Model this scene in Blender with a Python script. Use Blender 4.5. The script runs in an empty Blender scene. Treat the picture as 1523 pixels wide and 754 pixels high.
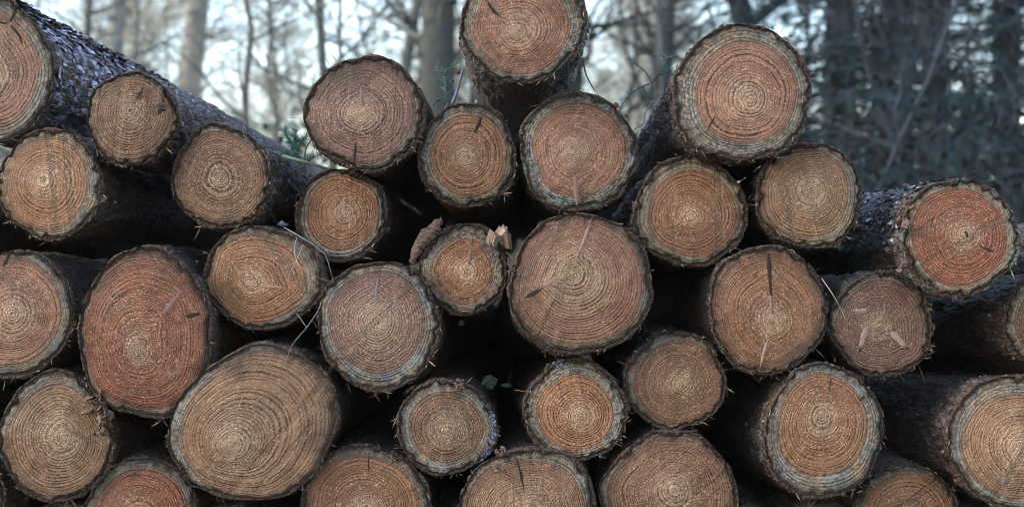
import bpy, math, random
import numpy as np
from mathutils import Vector, Matrix

random.seed(11)
RNG = np.random.default_rng(11)
S = bpy.context.scene
COL = S.collection
R = math.radians

# ------------------------------------------------------------------ camera
FPX = 45.0 / 36.0 * 1523.0            # focal length in photograph pixels
CU, CV = 761.5, 377.0
CAM = np.array([0.0, -3.0, 0.72])
PITCH = math.atan((440.0 - CV) / FPX)
FW = np.array([0.0, math.cos(PITCH), math.sin(PITCH)])
UP = np.array([0.0, -math.sin(PITCH), math.cos(PITCH)])
RT = np.array([1.0, 0.0, 0.0])
PX = 3.0 / FPX                         # metres per photo pixel at the cut faces


def ray(u, v):
    u = np.asarray(u, float); v = np.asarray(v, float)
    return (FW + ((u - CU) / FPX)[..., None] * RT - ((v - CV) / FPX)[..., None] * UP)


def at(u, v, y):
    """world point seen at photo pixel (u, v) on the vertical plane Y = y"""
    d = ray(u, v)
    return CAM + d * ((y - CAM[1]) / d[..., 1])[..., None]


cam = bpy.data.cameras.new('camera')
cam.lens = 45; cam.sensor_width = 36; cam.clip_start = 0.05; cam.clip_end = 2000
cam.dof.use_dof = True
cam.dof.focus_distance = 2.98
cam.dof.aperture_fstop = 2.3
cam.dof.aperture_blades = 0
cam_o = bpy.data.objects.new('camera', cam); COL.objects.link(cam_o)
cam_o.location = CAM
cam_o.rotation_euler = (math.pi / 2 + PITCH, 0, 0)
S.camera = cam_o


# ------------------------------------------------------------------ helpers
def _hash(ix, iy, iz, seed):
    h = (ix.astype(np.int64) * 374761393 + iy.astype(np.int64) * 668265263 + iz.astype(np.int64) * 1274126177 + seed * 974711) & 0xFFFFFFFF
    h = ((h ^ (h >> 13)) * 1274126177) & 0xFFFFFFFF
    h = ((h ^ (h >> 16)) * 2246822519) & 0xFFFFFFFF
    return ((h ^ (h >> 15)) & 0xFFFFFF) / float(0xFFFFFF)


def vnoise(P, seed=0):
    F = np.floor(P); f = P - F; f = f * f * (3 - 2 * f)
    I = F.astype(np.int64)
    r = 0
    for dx in (0, 1):
        wx = f[..., 0] if dx else 1 - f[..., 0]
        for dy in (0, 1):
            wy = f[..., 1] if dy else 1 - f[..., 1]
            for dz in (0, 1):
                wz = f[..., 2] if dz else 1 - f[..., 2]
                r = r + wx * wy * wz * _hash(I[..., 0] + dx, I[..., 1] + dy, I[..., 2] + dz, seed)
    return r


def fbm(P, seed=0, octv=3, gain=.5):
    a = 1.0; s = 0; n = 0
    for k in range(octv):
        s = s + a * vnoise(P * (2.03 ** k), seed + 17 * k); n += a; a *= gain
    return s / n


def sstep(a, b, x):
    t = np.clip((x - a) / (b - a), 0, 1)
    return t * t * (3 - 2 * t)


def mesh_obj(name, V, F, mats, parent=None, loc=None, attrs=None, smooth=True, midx=None):
    """V (n,3) in world space, F list of (m,k) arrays of face indices"""
    V = np.asarray(V, float)
    base = np.zeros(3)
    p = parent
    while p is not None:
        base = base + np.array(p.location); p = p.parent
    if loc is not None:
        o_loc = np.asarray(loc, float) - base
        base = np.asarray(loc, float)
    else:
        o_loc = np.zeros(3)
    me = bpy.data.meshes.new(name)
    if isinstance(F, np.ndarray):
        F = [F]
    F = [np.asarray(f, np.int32) for f in F if len(f)]
    me.vertices.add(len(V)); me.vertices.foreach_set('co', (V - base).ravel())
    nl = sum(f.size for f in F); nf = sum(len(f) for f in F)
    me.loops.add(nl); me.polygons.add(nf)
    me.loops.foreach_set('vertex_index', np.concatenate([f.ravel() for f in F]))
    st = []; c = 0
    for f in F:
        st.append(c + np.arange(len(f)) * f.shape[1]); c += f.size
    me.polygons.foreach_set('loop_start', np.concatenate(st).astype(np.int32))
    me.polygons.foreach_set('use_smooth', np.full(nf, smooth, bool))
    if midx is not None:
        me.polygons.foreach_set('material_index', np.asarray(midx, np.int32))
    for k, a in (attrs or {}).items():
        a = np.asarray(a, float)
        if a.ndim == 1:
            at_ = me.attributes.new(k, 'FLOAT', 'POINT'); at_.data.foreach_set('value', a)
        else:
            at_ = me.attributes.new(k, 'FLOAT_COLOR', 'POINT')
            at_.data.foreach_set('color', np.c_[a[:, :3], np.ones(len(a))].ravel())
    me.update(calc_edges=True); me.validate()
    for m in (mats if isinstance(mats, (list, tuple)) else [mats]):
        me.materials.append(m)
    o = bpy.data.objects.new(name, me); COL.objects.link(o)
    o.location = o_loc
    if parent is not None:
        o.parent = parent
    return o


def empty(name, loc, label, cat, group=None):
    o = bpy.data.objects.new(name, None); COL.objects.link(o)
    o.empty_display_size = .1
    o.location = loc
    tag(o, label, cat, group)
    return o


def tag(o, label=None, cat=None, group=None, kind=None):
    if label: o['label'] = label
    if cat: o['category'] = cat
    if group: o['group'] = group
    if kind: o['kind'] = kind
    return o


def copy_thing(o, loc, rz=0.0, sc=1.0, label=None):
    c = o.copy(); COL.objects.link(c)
    c.location = loc; c.rotation_euler = (0, 0, rz); c.scale = (sc, sc, sc)
    if label: c['label'] = label
    for ch in list(o.children):
        d = ch.copy(); COL.objects.link(d); d.parent = c
    return c


def tubes(segs, k=4):
    """segs (n,8): p0 p1 r0 r1 -> V, F of n open prisms"""
    segs = np.asarray(segs, float)
    p0, p1, r0, r1 = segs[:, 0:3], segs[:, 3:6], segs[:, 6], segs[:, 7]
    d = p1 - p0; d = d / (np.linalg.norm(d, axis=1)[:, None] + 1e-9)
    ref = np.where(np.abs(d[:, 2:3]) > .9, np.array([[1., 0, 0]]), np.array([[0., 0, 1.]]))
    a = np.cross(d, ref); a /= np.linalg.norm(a, axis=1)[:, None] + 1e-9
    b = np.cross(d, a)
    ang = np.arange(k) * 2 * math.pi / k
    off = np.cos(ang)[None, :, None] * a[:, None] + np.sin(ang)[None, :, None] * b[:, None]
    V = np.concatenate([p0[:, None] + off * r0[:, None, None], p1[:, None] + off * r1[:, None, None]], 1)
    n = len(segs)
    i = np.arange(k); j = (i + 1) % k
    q = np.stack([i, j, j + k, i + k], 1)
    F = (np.arange(n)[:, None, None] * 2 * k + q[None]).reshape(-1, 4)
    return V.reshape(-1, 3), F


def blades(P, D, W, L, wid):
    """flat leaf/needle quads: base P, direction D, side W, length L, width wid (diamond)"""
    n = len(P)
    D = D / np.linalg.norm(D, axis=1)[:, None]
    W = np.cross(D, W); W /= np.linalg.norm(W, axis=1)[:, None] + 1e-9
    L = np.broadcast_to(L, n)[:, None]; wid = np.broadcast_to(wid, n)[:, None]
    V = np.stack([P, P + D * L * .45 + W * wid * .5, P + D * L, P + D * L * .45 - W * wid * .5], 1).reshape(-1, 3)
    F = np.arange(4 * n).reshape(n, 4)
    return V, F


def merge(parts):
    Vs = []; Fs = []; c = 0
    for V, F in parts:
        Vs.append(V); Fs.append(np.asarray(F) + c); c += len(V)
    return np.concatenate(Vs), Fs


def unit(v):
    return v / (np.linalg.norm(v) + 1e-12)


# ------------------------------------------------------------------ node helper
class NB:
    def __init__(self, name):
        self.m = bpy.data.materials.new(name); self.m.use_nodes = True
        self.t = self.m.node_tree; self.t.nodes.clear()

    def n(self, typ, ins=None, **kw):
        nd = self.t.nodes.new(typ)
        for k, v in kw.items(): setattr(nd, k, v)
        for k, v in (ins or {}).items(): self.put(nd.inputs[k], v)
        return nd

    def put(self, sock, v):
        if isinstance(v, bpy.types.NodeSocket): self.t.links.new(v, sock)
        elif isinstance(v, (tuple, list)) and sock.type == 'RGBA' and len(v) == 3: sock.default_value = (*v, 1)
        else: sock.default_value = v

    def ma(self, op, a, b=0.0, c=0.0, clamp=False):
        nd = self.t.nodes.new('ShaderNodeMath'); nd.operation = op; nd.use_clamp = clamp
        for i, v in enumerate((a, b, c)): self.put(nd.inputs[i], v)
        return nd.outputs[0]

    def ss(self, x, a, b):
        nd = self.t.nodes.new('ShaderNodeMapRange'); nd.interpolation_type = 'SMOOTHSTEP'
        self.put(nd.inputs[0], x); self.put(nd.inputs[1], a); self.put(nd.inputs[2], b)
        return nd.outputs[0]

    def mix(self, f, a, b, mode='MIX'):
        nd = self.t.nodes.new('ShaderNodeMix'); nd.data_type = 'RGBA'; nd.blend_type = mode
        self.put(nd.inputs[0], f); self.put(nd.inputs[6], a); self.put(nd.inputs[7], b)
        return nd.outputs[2]

    def noise(self, vec, scale, detail=2, rough=.5):
        nd = self.n('ShaderNodeTexNoise', {'Vector': vec, 'Scale': scale, 'Detail': detail, 'Roughness': rough})
        return nd.outputs[0]

    def attr(self, name, col=False):
        nd = self.n('ShaderNodeAttribute', attribute_name=name)
        return nd.outputs['Color'] if col else nd.outputs['Fac']

    def out(self, col, rough=.6, spec=.4, h=None, bs=.5, bd=.002, nrm=None):
        p = self.n('ShaderNodeBsdfPrincipled', {'Base Color': col, 'Roughness': rough})
        p.inputs['Specular IOR Level'].default_value = spec
        if h is not None:
            b = self.n('ShaderNodeBump', {'Height': h, 'Strength': bs, 'Distance': bd})
            self.t.links.new(b.outputs[0], p.inputs['Normal'])
        o = self.n('ShaderNodeOutputMaterial')
        self.t.links.new(p.outputs[0], o.inputs[0])
        return self.m


PAL = {
    'pink':   ((.37, .185, .125), (.44, .25, .175)),
    'orange': ((.33, .155, .075), (.40, .215, .115)),
    'red':    ((.31, .095, .05), (.38, .15, .08)),
    'tan':    ((.34, .20, .12), (.42, .275, .17)),
    'brown':  ((.25, .135, .08), (.33, .195, .12)),
    'rose':   ((.25, .14, .11), (.33, .20, .16)),
}


def face_material(sp, seed):
    nb = NB('cut_wood'); rr = random.Random(seed)
    A, B = (tuple(q * x for q, x in zip((.54, .44, .375), c_)) for c_ in PAL[sp['pal']])
    tc = nb.n('ShaderNodeTexCoord').outputs['Object']
    P = nb.n('ShaderNodeVectorMath', {0: tc, 1: (rr.uniform(-9, 9), rr.uniform(-9, 9), rr.uniform(-9, 9))}, operation='ADD').outputs[0]
    t = nb.attr('t'); ph = nb.attr('ph')
    nlow = nb.noise(P, 13, 3); nmid = nb.noise(P, 60, 3); nfine = nb.noise(P, 330, 2, .6)
    cen = nb.ma('SUBTRACT', 1.45, t)
    w1 = nb.ma('MULTIPLY', nb.ma('SUBTRACT', nb.noise(P, 16, 2), .5), .7)
    w2 = nb.ma('MULTIPLY', nb.ma('MULTIPLY', nb.ma('SUBTRACT', nfine, .5), .75), cen)
    ph2 = nb.ma('ADD', nb.ma('ADD', ph, w1), w2)
    fr = nb.ma('FRACT', ph2)
    late = nb.ma('MULTIPLY', nb.ss(fr, .45, .78), nb.ma('SUBTRACT', 1, nb.ss(fr, .86, 1.0)))
    wn = nb.n('ShaderNodeTexWhiteNoise', {'W': nb.ma('ADD', nb.ma('FLOOR', ph2), seed * 3.7)}, noise_dimensions='1D').outputs[0]
    st = nb.ma('ADD', nb.ma('MULTIPLY', wn, .55), .52)
    brk = nb.ma('MULTIPLY', nb.ss(nb.noise(P, 48, 4, .65), .30, .56), nb.ss(nb.noise(P, 19, 3), .18, .48))      # rings are torn and interrupted
    dark = nb.ma('MULTIPLY', nb.ma('MULTIPLY', late, st), nb.ma('ADD', .26, nb.ma('MULTIPLY', brk, .74)))
    # growth-year tone bands, patches
    band = nb.noise(nb.n('ShaderNodeCombineXYZ', {0: nb.ma('MULTIPLY', ph, .33), 1: seed * 1.3, 2: 0.0}).outputs[0], 1.0, 1)
    heart = nb.mix(nb.ss(nb.ma('ADD', nb.ma('MULTIPLY', nlow, .7), nb.ma('MULTIPLY', band, .4)), .38, .70), A, B)
    pc = nb.ma('SUBTRACT', 1, nb.ss(t, .0, sp.get('core', .45)))
    heart = nb.mix(nb.ma('MULTIPLY', pc, .68), heart, (.36, .235, .145))
    # sapwood
    sv = sp['sapv']
    ts = nb.ma('ADD', nb.attr('ts'), nb.ma('ADD', nb.ma('MULTIPLY', nb.ma('SUBTRACT', nb.noise(P, 7, 2), .5), sv), nb.ma('MULTIPLY', nb.ma('SUBTRACT', nmid, .5), .05)))
    sap = nb.ss(ts, sp['sap'] - .018, sp['sap'] + .018)
    edge = nb.ma('MULTIPLY', nb.ss(ts, sp['sap'] - .07, sp['sap'] - .01), nb.ma('SUBTRACT', 1, sap))
    heart = nb.mix(nb.ma('MULTIPLY', edge, .45), heart, (A[0] * .75, A[1] * .66, A[2] * .55))
    sapc = nb.mix(nb.ss(nb.noise(P, 22, 3), .40, .62), (.25, .17, .10), tuple(.16 * (1 - sp['grey']) * x + sp['grey'] * y for x, y in zip((1.2, 1, .75), (.25, .255, .24))))
    col = nb.mix(sap, heart, sapc)
    # cut saw marks: parallel scores across the face
    rot = nb.n('ShaderNodeVectorRotate', {'Vector': P, 'Angle': R(sp['saw'])}, rotation_type='Y_AXIS').outputs[0]
    sx = nb.n('ShaderNodeVectorMath', {0: rot, 1: (260, 1, 7)}, operation='MULTIPLY').outputs[0]
    saw = nb.noise(sx, 1.0, 2)
    sx2 = nb.n('ShaderNodeVectorMath', {0: rot, 1: (36, 1, 1.2)}, operation='MULTIPLY').outputs[0]
    sawb = nb.ss(nb.noise(sx2, 1.0, 0), .60, .68)
    tone = nb.ma('ADD', 1.0, nb.ma('MULTIPLY', nb.ma('SUBTRACT', saw, .5), sp.get('sawk', rr.uniform(.5, 1.3))))
    col = nb.mix(1.0, col, nb.n('ShaderNodeCombineColor', {0: tone, 1: tone, 2: tone}).outputs[0], 'MULTIPLY')
    col = nb.mix(nb.ma('MULTIPLY', sawb, sp.get('score', rr.uniform(.1, .5))), col, (.10, .06, .035))
    # latewood
    col = nb.mix(nb.ma('MULTIPLY', dark, sp.get('ring', .92)), col, nb.mix(1.0, col, (.085, .052, .045), 'MULTIPLY'))
    # radial drying checks
    geo = nb.attr('ang', True)
    rad = nb.ss(nb.noise(geo, 13, 2, .6), .66, .70)
    col = nb.mix(nb.ma('MULTIPLY', nb.ma('MULTIPLY', rad, nb.ss(t, .2, .45)), sp.get('chk', .35)), col, (.07, .035, .02))
    # torn fibres: light and dark flecks, relief highlights and shade painted in
    sp1 = nb.ss(nb.noise(P, 290, 1), .57, .68)
    sp2 = nb.ss(nb.noise(nb.n('ShaderNodeVectorMath', {0: P, 1: (5, 3, 8)}, operation='ADD').outputs[0], 235, 2), .58, .67)
    fw = nb.ma('ADD', .46, nb.ma('MULTIPLY', nb.ma('SUBTRACT', 1, nb.ss(t, .1, .8)), .42))
    col = nb.mix(nb.ma('MULTIPLY', sp1, fw), col, nb.mix(.45, col, (.74, .55, .38)))
    col = nb.mix(nb.ma('MULTIPLY', sp2, nb.ma('MULTIPLY', fw, 1.15)), col, (.085, .048, .03))
    # blue-grey mould, black spots on the sapwood
    mold = nb.ma('MULTIPLY', nb.ma('MULTIPLY', nb.ss(nb.noise(P, 120, 3, .7), .46, .58), nb.ss(ts, sp['sap'] - .10, sp['sap'] + .04)), sp['mold'])
    col = nb.mix(mold, col, (.032, .034, .034))
    bl = nb.ma('MULTIPLY', nb.ma('MULTIPLY', nb.ss(nb.noise(P, 28, 4, .6), .50, .64), nb.ss(ts, sp['sap'] - .06, sp['sap'] + .06)), sp['grey'])
    col = nb.mix(nb.ma('MULTIPLY', bl, .75), col, (.155, .165, .165))
    # dirt: rim and stains
    dl = nb.noise(P, 11, 5, .65)
    dirt = nb.ma('MULTIPLY', nb.ss(nb.ma('ADD', dl, nb.ma('MULTIPLY', nb.ma('SUBTRACT', t, .75), .25)), .56, .70), sp['dirt'])
    col = nb.mix(nb.ma('MULTIPLY', dirt, .8), col, (.055, .036, .024))
    rim = nb.ma('MULTIPLY', nb.ss(nb.ma('ADD', nb.attr('te'), nb.ma('MULTIPLY', nb.ma('SUBTRACT', nmid, .5), .22)), .90, 1.0), .8)
    col = nb.mix(rim, col, (.05, .034, .024))
    wb = nb.ma('MULTIPLY', nb.ss(nb.ma('ADD', nb.attr('te'), nb.ma('MULTIPLY', nb.ma('SUBTRACT', nb.noise(P, 17, 4, .6), .5), .5)), .72, 1.02), sp.get('border', .65))
    col = nb.mix(wb, col, nb.mix(1.0, col, (.42, .36, .33), 'MULTIPLY'))
    if 'stain' in sp:   # a dark soaked patch in one quarter of the face: (u,v) direction and size
        g = nb.attr('stain')
        col = nb.mix(nb.ma('MULTIPLY', nb.ss(nb.ma('ADD', g, nb.ma('MULTIPLY', nb.ma('SUBTRACT', dl, .5), 1.1)), .35, .95), .62), col, (.05, .03, .02))
    h = nb.ma('ADD', nb.ma('MULTIPLY', nb.ma('ADD', dark, nb.ma('MULTIPLY', sawb, rr.uniform(.3, 1.3))), -.7), nb.ma('ADD', nb.ma('MULTIPLY', nfine, 1.5), nb.ma('ADD', nb.ma('MULTIPLY', saw, .6), nb.ma('MULTIPLY', nmid, 1.5))))
    ro = nb.ma('SUBTRACT', .62, nb.ma('MULTIPLY', nlow, .25))
    return nb.out(col, ro, .3, h, 1.0, .0032)


def bark_material(pale=.3, moss=0.0, seed=0):
    nb = NB('bark')
    tc = nb.n('ShaderNodeTexCoord').outputs['Object']
    P = nb.n('ShaderNodeVectorMath', {0: tc, 1: (seed * 1.7, seed * .9, seed * 2.3)}, operation='ADD').outputs[0]
    col = nb.attr('col', True)
    n1 = nb.noise(P, 55, 4, .6); n2 = nb.noise(P, 260, 3, .6)
    st = nb.n('ShaderNodeVectorMath', {0: P, 1: (1, .35, 1)}, operation='MULTIPLY').outputs[0]
    vo = nb.n('ShaderNodeTexVoronoi', {'Vector': st, 'Scale': 70.0, 'Randomness': 1.0}, feature='DISTANCE_TO_EDGE').outputs['Distance']
    crack = nb.ss(vo, .02, .16)
    tone = nb.ma('ADD', .45, nb.ma('MULTIPLY', n1, 1.1))
    c = nb.mix(1.0, col, nb.n('ShaderNodeCombineColor', {0: tone, 1: tone, 2: tone}).outputs[0], 'MULTIPLY')
    c = nb.mix(nb.ma('MULTIPLY', nb.ma('SUBTRACT', 1, crack), .6), c, (.02, .014, .011))
    body = nb.ma('SUBTRACT', 1, nb.attr('rim'))
    pst = nb.n('ShaderNodeVectorMath', {0: P, 1: (1, .28, 1)}, operation='MULTIPLY').outputs[0]
    pm = nb.ma('MULTIPLY', nb.ss(nb.noise(pst, 70, 4, .7), .50, .60), nb.ma('MULTIPLY', body, pale))
    c = nb.mix(pm, c, (.30, .28, .36))  # lavender patches: sky reflection on the bark, painted into the colour
    if moss:
        mm = nb.ma('MULTIPLY', nb.ss(nb.noise(P, 24, 5, .7), .50, .62), moss)
        c = nb.mix(mm, c, (.09, .17, .145))
    c = nb.mix(nb.ma('MULTIPLY', nb.ss(n2, .58, .68), nb.ma('ADD', .08, nb.ma('MULTIPLY', body, .25))), c, (.16, .12, .09))
    h = nb.ma('ADD', nb.ma('MULTIPLY', crack, 1.2), nb.ma('ADD', nb.ma('MULTIPLY', n1, 1.5), n2))
    return nb.out(c, nb.ma('SUBTRACT', .85, nb.ma('MULTIPLY', body, .33)), .35, h, .9, .004)


def simple_material(name, rough=.6, spec=.35, sc=60, var=.6, bd=.002, attr='col', col=None, trans=0):
    nb = NB(name)
    tc = nb.n('ShaderNodeTexCoord').outputs['Object']
    base = nb.attr(attr, True) if col is None else col
    n1 = nb.noise(tc, sc, 4, .6)
    tone = nb.ma('ADD', 1 - var * .5, nb.ma('MULTIPLY', n1, var))
    c = nb.mix(1.0, base, nb.n('ShaderNodeCombineColor', {0: tone, 1: tone, 2: tone}).outputs[0], 'MULTIPLY')
    m = nb.out(c, rough, spec, n1, .6, bd)
    if trans:
        p = [x for x in nb.t.nodes if x.type == 'BSDF_PRINCIPLED'][0]
        tr = nb.n('ShaderNodeBsdfTranslucent', {'Color': c})
        mx = nb.n('ShaderNodeMixShader', {0: trans})
        nb.t.links.new(p.outputs[0], mx.inputs[1]); nb.t.links.new(tr.outputs[0], mx.inputs[2])
        o = [x for x in nb.t.nodes if x.type == 'OUTPUT_MATERIAL'][0]
        nb.t.links.new(mx.outputs[0], o.inputs[0])
    return m


M_FRINGE = simple_material('bark_fibre', .7, .3, 90, .5)
M_KNOT = simple_material('knot_wood', .8, .15, 140, .7, .0015)
M_PAINT = simple_material('blue_spray_paint', .5, .4, 200, .5)
M_DEBRIS = simple_material('bark_debris', .7, .3, 80, .8, .003)
M_NEEDLE = simple_material('spruce_needles', .5, .4, 30, .5)
M_STEM = simple_material('twig_bark', .65, .3, 120, .7)
M_LEAF = simple_material('dead_leaf', .6, .3, 60, .6, trans=.3)


# ------------------------------------------------------------------ logs
G_LOG = 'felled conifer logs stacked in the pile'
TAU = 2 * math.pi
S_ROWS = np.concatenate([[0, .005, .011, .018, .026, .036], np.arange(.048, .36, .013), np.arange(.36, .9, .03), np.arange(.9, 3.2, .1), [3.2]])
S_FINE = np.concatenate([[0, .005, .011, .018, .026, .036], np.arange(.046, .9, .0085), np.arange(.9, 1.8, .02), np.arange(1.8, 3.2, .04), [3.2]])


def build_log(i, sp):
    rng = np.random.default_rng(100 + i)
    cx, cy, rx, ry, rot = sp['e']
    pu, pv = sp.get('p', (cx, cy))
    y0 = sp.get('y', 0.0)
    vx, vy = sp.get('vp', (785, 430))
    tx, tz = sp.get('tilt', (rng.uniform(-.10, .10), rng.uniform(-.08, .08)))
    K = 224
    th = np.arange(K) * TAU / K
    c, s = math.cos(R(rot)), math.sin(R(rot))

    def harm(seed, amps):
        r2 = np.random.default_rng(seed)
        out = np.zeros(K)
        for k, a in amps: out += a * np.cos(k * th + r2.uniform(0, TAU))
        return out
    e = 1 + harm(i, ((2, .010), (3, .020), (4, .014), (5, .012), (7, .009), (11, .006), (17, .003)))
    ca = np.cos(th); sa = np.sin(th)
    ox = rx * ca * e; oy = ry * sa * e
    rough = vnoise(np.stack([ca * 9, sa * 9, np.full(K, i * 3.1)], 1), i) - .5
    rough2 = .5 * (vnoise(np.stack([ca * 17, sa * 17, np.full(K, i * 3.1)], 1), i + 50) - .5) + .5 * (vnoise(np.stack([ca * 41, sa * 41, np.full(K, i * 3.1)], 1), i + 51) - .5)
    OU = cx + c * ox - s * oy; OV = cy - s * ox - c * oy          # outer bark outline in photo px (v down)
    bw = sp.get('bw', 6.0) * np.clip(.85 + 1.6 * rough + 1.1 * rough2, .22, 2)
    rl = np.hypot(OU - cx, OV - cy)
    dirx, diry = (OU - cx) / rl, (OV - cy) / rl
    WU = OU - dirx * bw; WV = OV - diry * bw
    OUr = OU + dirx * (rough * 3.0 + rough2 * 3.0); OVr = OV + diry * (rough * 3.0 + rough2 * 3.0)

    Pc = at(np.array(cx), np.array(cy), y0)
    nrm = np.array([tx, -1.0, tz]); nrm /= np.linalg.norm(nrm)

    def onplane(u, v):
        d = ray(u, v)
        k = ((Pc - CAM) @ nrm) / (d @ nrm)
        return CAM + d * k[..., None]

    ax = unit(ray(np.array(vx), np.array(vy)))
    O = onplane(OUr, OVr); Osm = onplane(OU, OV); W = onplane(WU, WV)
    base = Pc.copy(); base[2] = O[:, 2].min()
    root = empty('log', base, sp['label'], 'log', G_LOG)

    # --- cut face: polar grid about the pith
    M = 46
    a_out = np.arctan2(WV - pv, WU - pu); r_out = np.hypot(WU - pu, WV - pv)
    o = np.argsort(a_out)
    ang = np.linspace(-math.pi, math.pi, K, endpoint=False)
    Rr = np.interp(ang, np.r_[a_out[o] - TAU, a_out[o], a_out[o] + TAU], np.r_[r_out[o], r_out[o], r_out[o]])
    tt = (np.arange(M) + 1) / M
    ker = np.exp(-.5 * (np.arange(-24, 25) / 9.0) ** 2); ker /= ker.sum()
    Rs = np.convolve(np.r_[Rr[-24:], Rr, Rr[:24]], ker, 'valid')
    U = pu + np.cos(ang)[None] * Rr[None] * tt[:, None]
    Vv = pv + np.sin(ang)[None] * Rr[None] * tt[:, None]
    T = np.broadcast_to(tt[:, None], U.shape)
    G = onplane(U.ravel(), Vv.ravel())
    rough3 = fbm(G * 45 + i * 7.7, i, 3) - .5
    low = fbm(G * 9 + i * 3.3, i + 5, 2) - .5
    rimdrop = sstep(.95, 1.0, T.ravel())
    disp = rough3 * .004 + low * .010 - rimdrop * (.004 + .005 * (rough3 + .5))
    G = G + nrm * disp[:, None]
    # keep the relief from moving anything sideways in the outline: nrm is almost the view axis
    N = np.mean(Rr) / (sp.get('sp', 5.2) * .83)
    lowang = vnoise(np.stack([np.cos(ang) * 1.6, np.sin(ang) * 1.6, np.full(K, i * 1.9)], 1), i) - .5
    TS = T * (Rr / Rs)[None]
    gam = rng.uniform(.80, 1.15)
    ph = N * TS ** gam * (1 + .05 * lowang[None] * (1 - T))
    gq = np.stack([TS * N * .31, TS * 0 + i * 4.7, TS * 0], -1)
    ph = ph + 2.4 * (vnoise(gq, i + 31) - .5) + .9 * (vnoise(gq * 2.7, i + 32) - .5)
    for kn in sp.get('knots', ()):
        ka = math.atan2((kn[1] + kn[3]) / 2 - pv, (kn[0] + kn[2]) / 2 - pu)
        da = (ang - ka + math.pi) % TAU - math.pi
        ph = ph - 1.3 * np.exp(-(da / .20) ** 2)[None] * np.sin(math.pi * np.clip(T, 0, 1))
    st = np.zeros(U.shape)
    if 'stain' in sp:
        su, sv_, sr = sp['stain']
        st = 1.25 - np.hypot(U - su, Vv - sv_) / sr
    sd_ = sp.get('sapdir', (rng.uniform(0, 360), .05))
    TSP = TS + sd_[1] * np.cos(ang - R(sd_[0]))[None] * sstep(.3, .8, TS)
    V = np.concatenate([G, (onplane(np.array([float(pu)]), np.array([float(pv)])))])
    idx = np.arange(M * K).reshape(M, K)
    nx = np.roll(idx, -1, 1)
    F = np.stack([idx[:-1], idx[1:], nx[1:], nx[:-1]], -1).reshape(-1, 4)
    tri = np.stack([np.full(K, M * K), idx[0], nx[0]], 1)
    angc = np.stack([np.cos(ang), np.sin(ang), np.full(K, i * .77)], 1)
    angc = np.broadcast_to(angc[None], (M, K, 3)).reshape(-1, 3)
    face = mesh_obj('cut_face', V, [F[:, ::-1], tri[:, ::-1]], face_material(sp, i), root,
                    attrs={'t': np.r_[TS.ravel(), 0], 'te': np.r_[T.ravel(), 0], 'ts': np.r_[TSP.ravel(), 0], 'ph': np.r_[ph.ravel(), 0], 'stain': np.r_[st.ravel(), -5],
                           'ang': np.r_[angc, [[0, 0, i * .77]]]})

    # --- bark: ragged rim, then the tube running back into the pile
    rows = S_FINE if sp.get('fine') else S_ROWS
    L = rows[-1]
    wob = rng.uniform(-1, 1, 2) * .02
    Wi = Pc + (W - Pc) * .985 + ax * .010
    mid = (W * .45 + O * .55) + nrm[None] * ((rough2 * .010 + rough * .008 - .001)[:, None])
    rings = [Wi, mid]; rimw = [np.ones(K), np.ones(K)]
    cols = [np.tile((.038, .021, .014), (K, 1)), np.tile((.045, .022, .014), (K, 1)) * (1 + 1.2 * rough2[:, None])]
    Rm = np.linalg.norm(Osm - Pc, axis=1).mean()
    mean_r = Osm - Pc
    butt = sp.get('butt', 0.0)
    S2 = rows[:, None] * np.ones(K)[None]
    Pn = np.stack([ca[None] * Rm * np.ones_like(S2), sa[None] * Rm * np.ones_like(S2), S2 * .45], -1) + i * 5.1
    d1 = fbm(Pn * 26, i, 3) - .5
    d2 = np.abs(fbm(Pn * 60, i + 9, 2) - .5)
    lowd = fbm(Pn * 6, i + 3, 2) - .5
    fade = sstep(0, .03, S2)
    for j, sj in enumerate(rows):
        taper = 1 - .045 * sj - butt * (1 - math.exp(-sj / .12))
        off = (Osm - Pc) * taper
        un = off / np.linalg.norm(off, axis=1)[:, None]
        dd = (d1[j] * .018 - d2[j] * .016 + lowd[j] * .020 * min(1, sj * 4)) * (.35 + .65 * fade[j])
        lat = RT * wob[0] * math.sin(sj * 1.7) + UP * wob[1] * math.sin(sj * 1.3)
        P = Pc + ax * sj + off + un * dd[:, None] + lat
        if sj < .03:
            k = 1 - sj / .03
            P = P + (O - Osm) * k + ax[None] * ((rough * .012 + rough2 * .014 + .004) * k)[:, None]
        rings.append(P)
        cc = np.array([.050, .035, .027])[None] * (1 + 1.6 * d1[j][:, None]) + np.array([.05, .018, .006])[None] * np.clip(lowd[j][:, None] * 3, 0, 1)
        rimc = math.exp(-sj / .03)
        cc = cc * (1 - .5 * rimc) + np.array([.05, .027, .018])[None] * .5 * rimc
        cols.append(np.clip(cc, .008, 1)); rimw.append(np.full(K, math.exp(-(sj / .016) ** 2)))
    far = rings[-1].mean(0)
    V = np.concatenate(rings + [far[None]]); C = np.concatenate(cols + [[(.3, .2, .12)]])
    n = len(rings)
    idx = np.arange(n * K).reshape(n, K); nx = np.roll(idx, -1, 1)
    F = np.stack([idx[:-1], idx[1:], nx[1:], nx[:-1]], -1).reshape(-1, 4)
    cap = np.stack([np.full(K, n * K), nx[-1], idx[-1]], 1)
    parts_F = [F[:, ::-1], cap[:, ::-1]]
    # scaly flakes standing off the bark
    nf = sp.get('flakes', 260)
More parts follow.
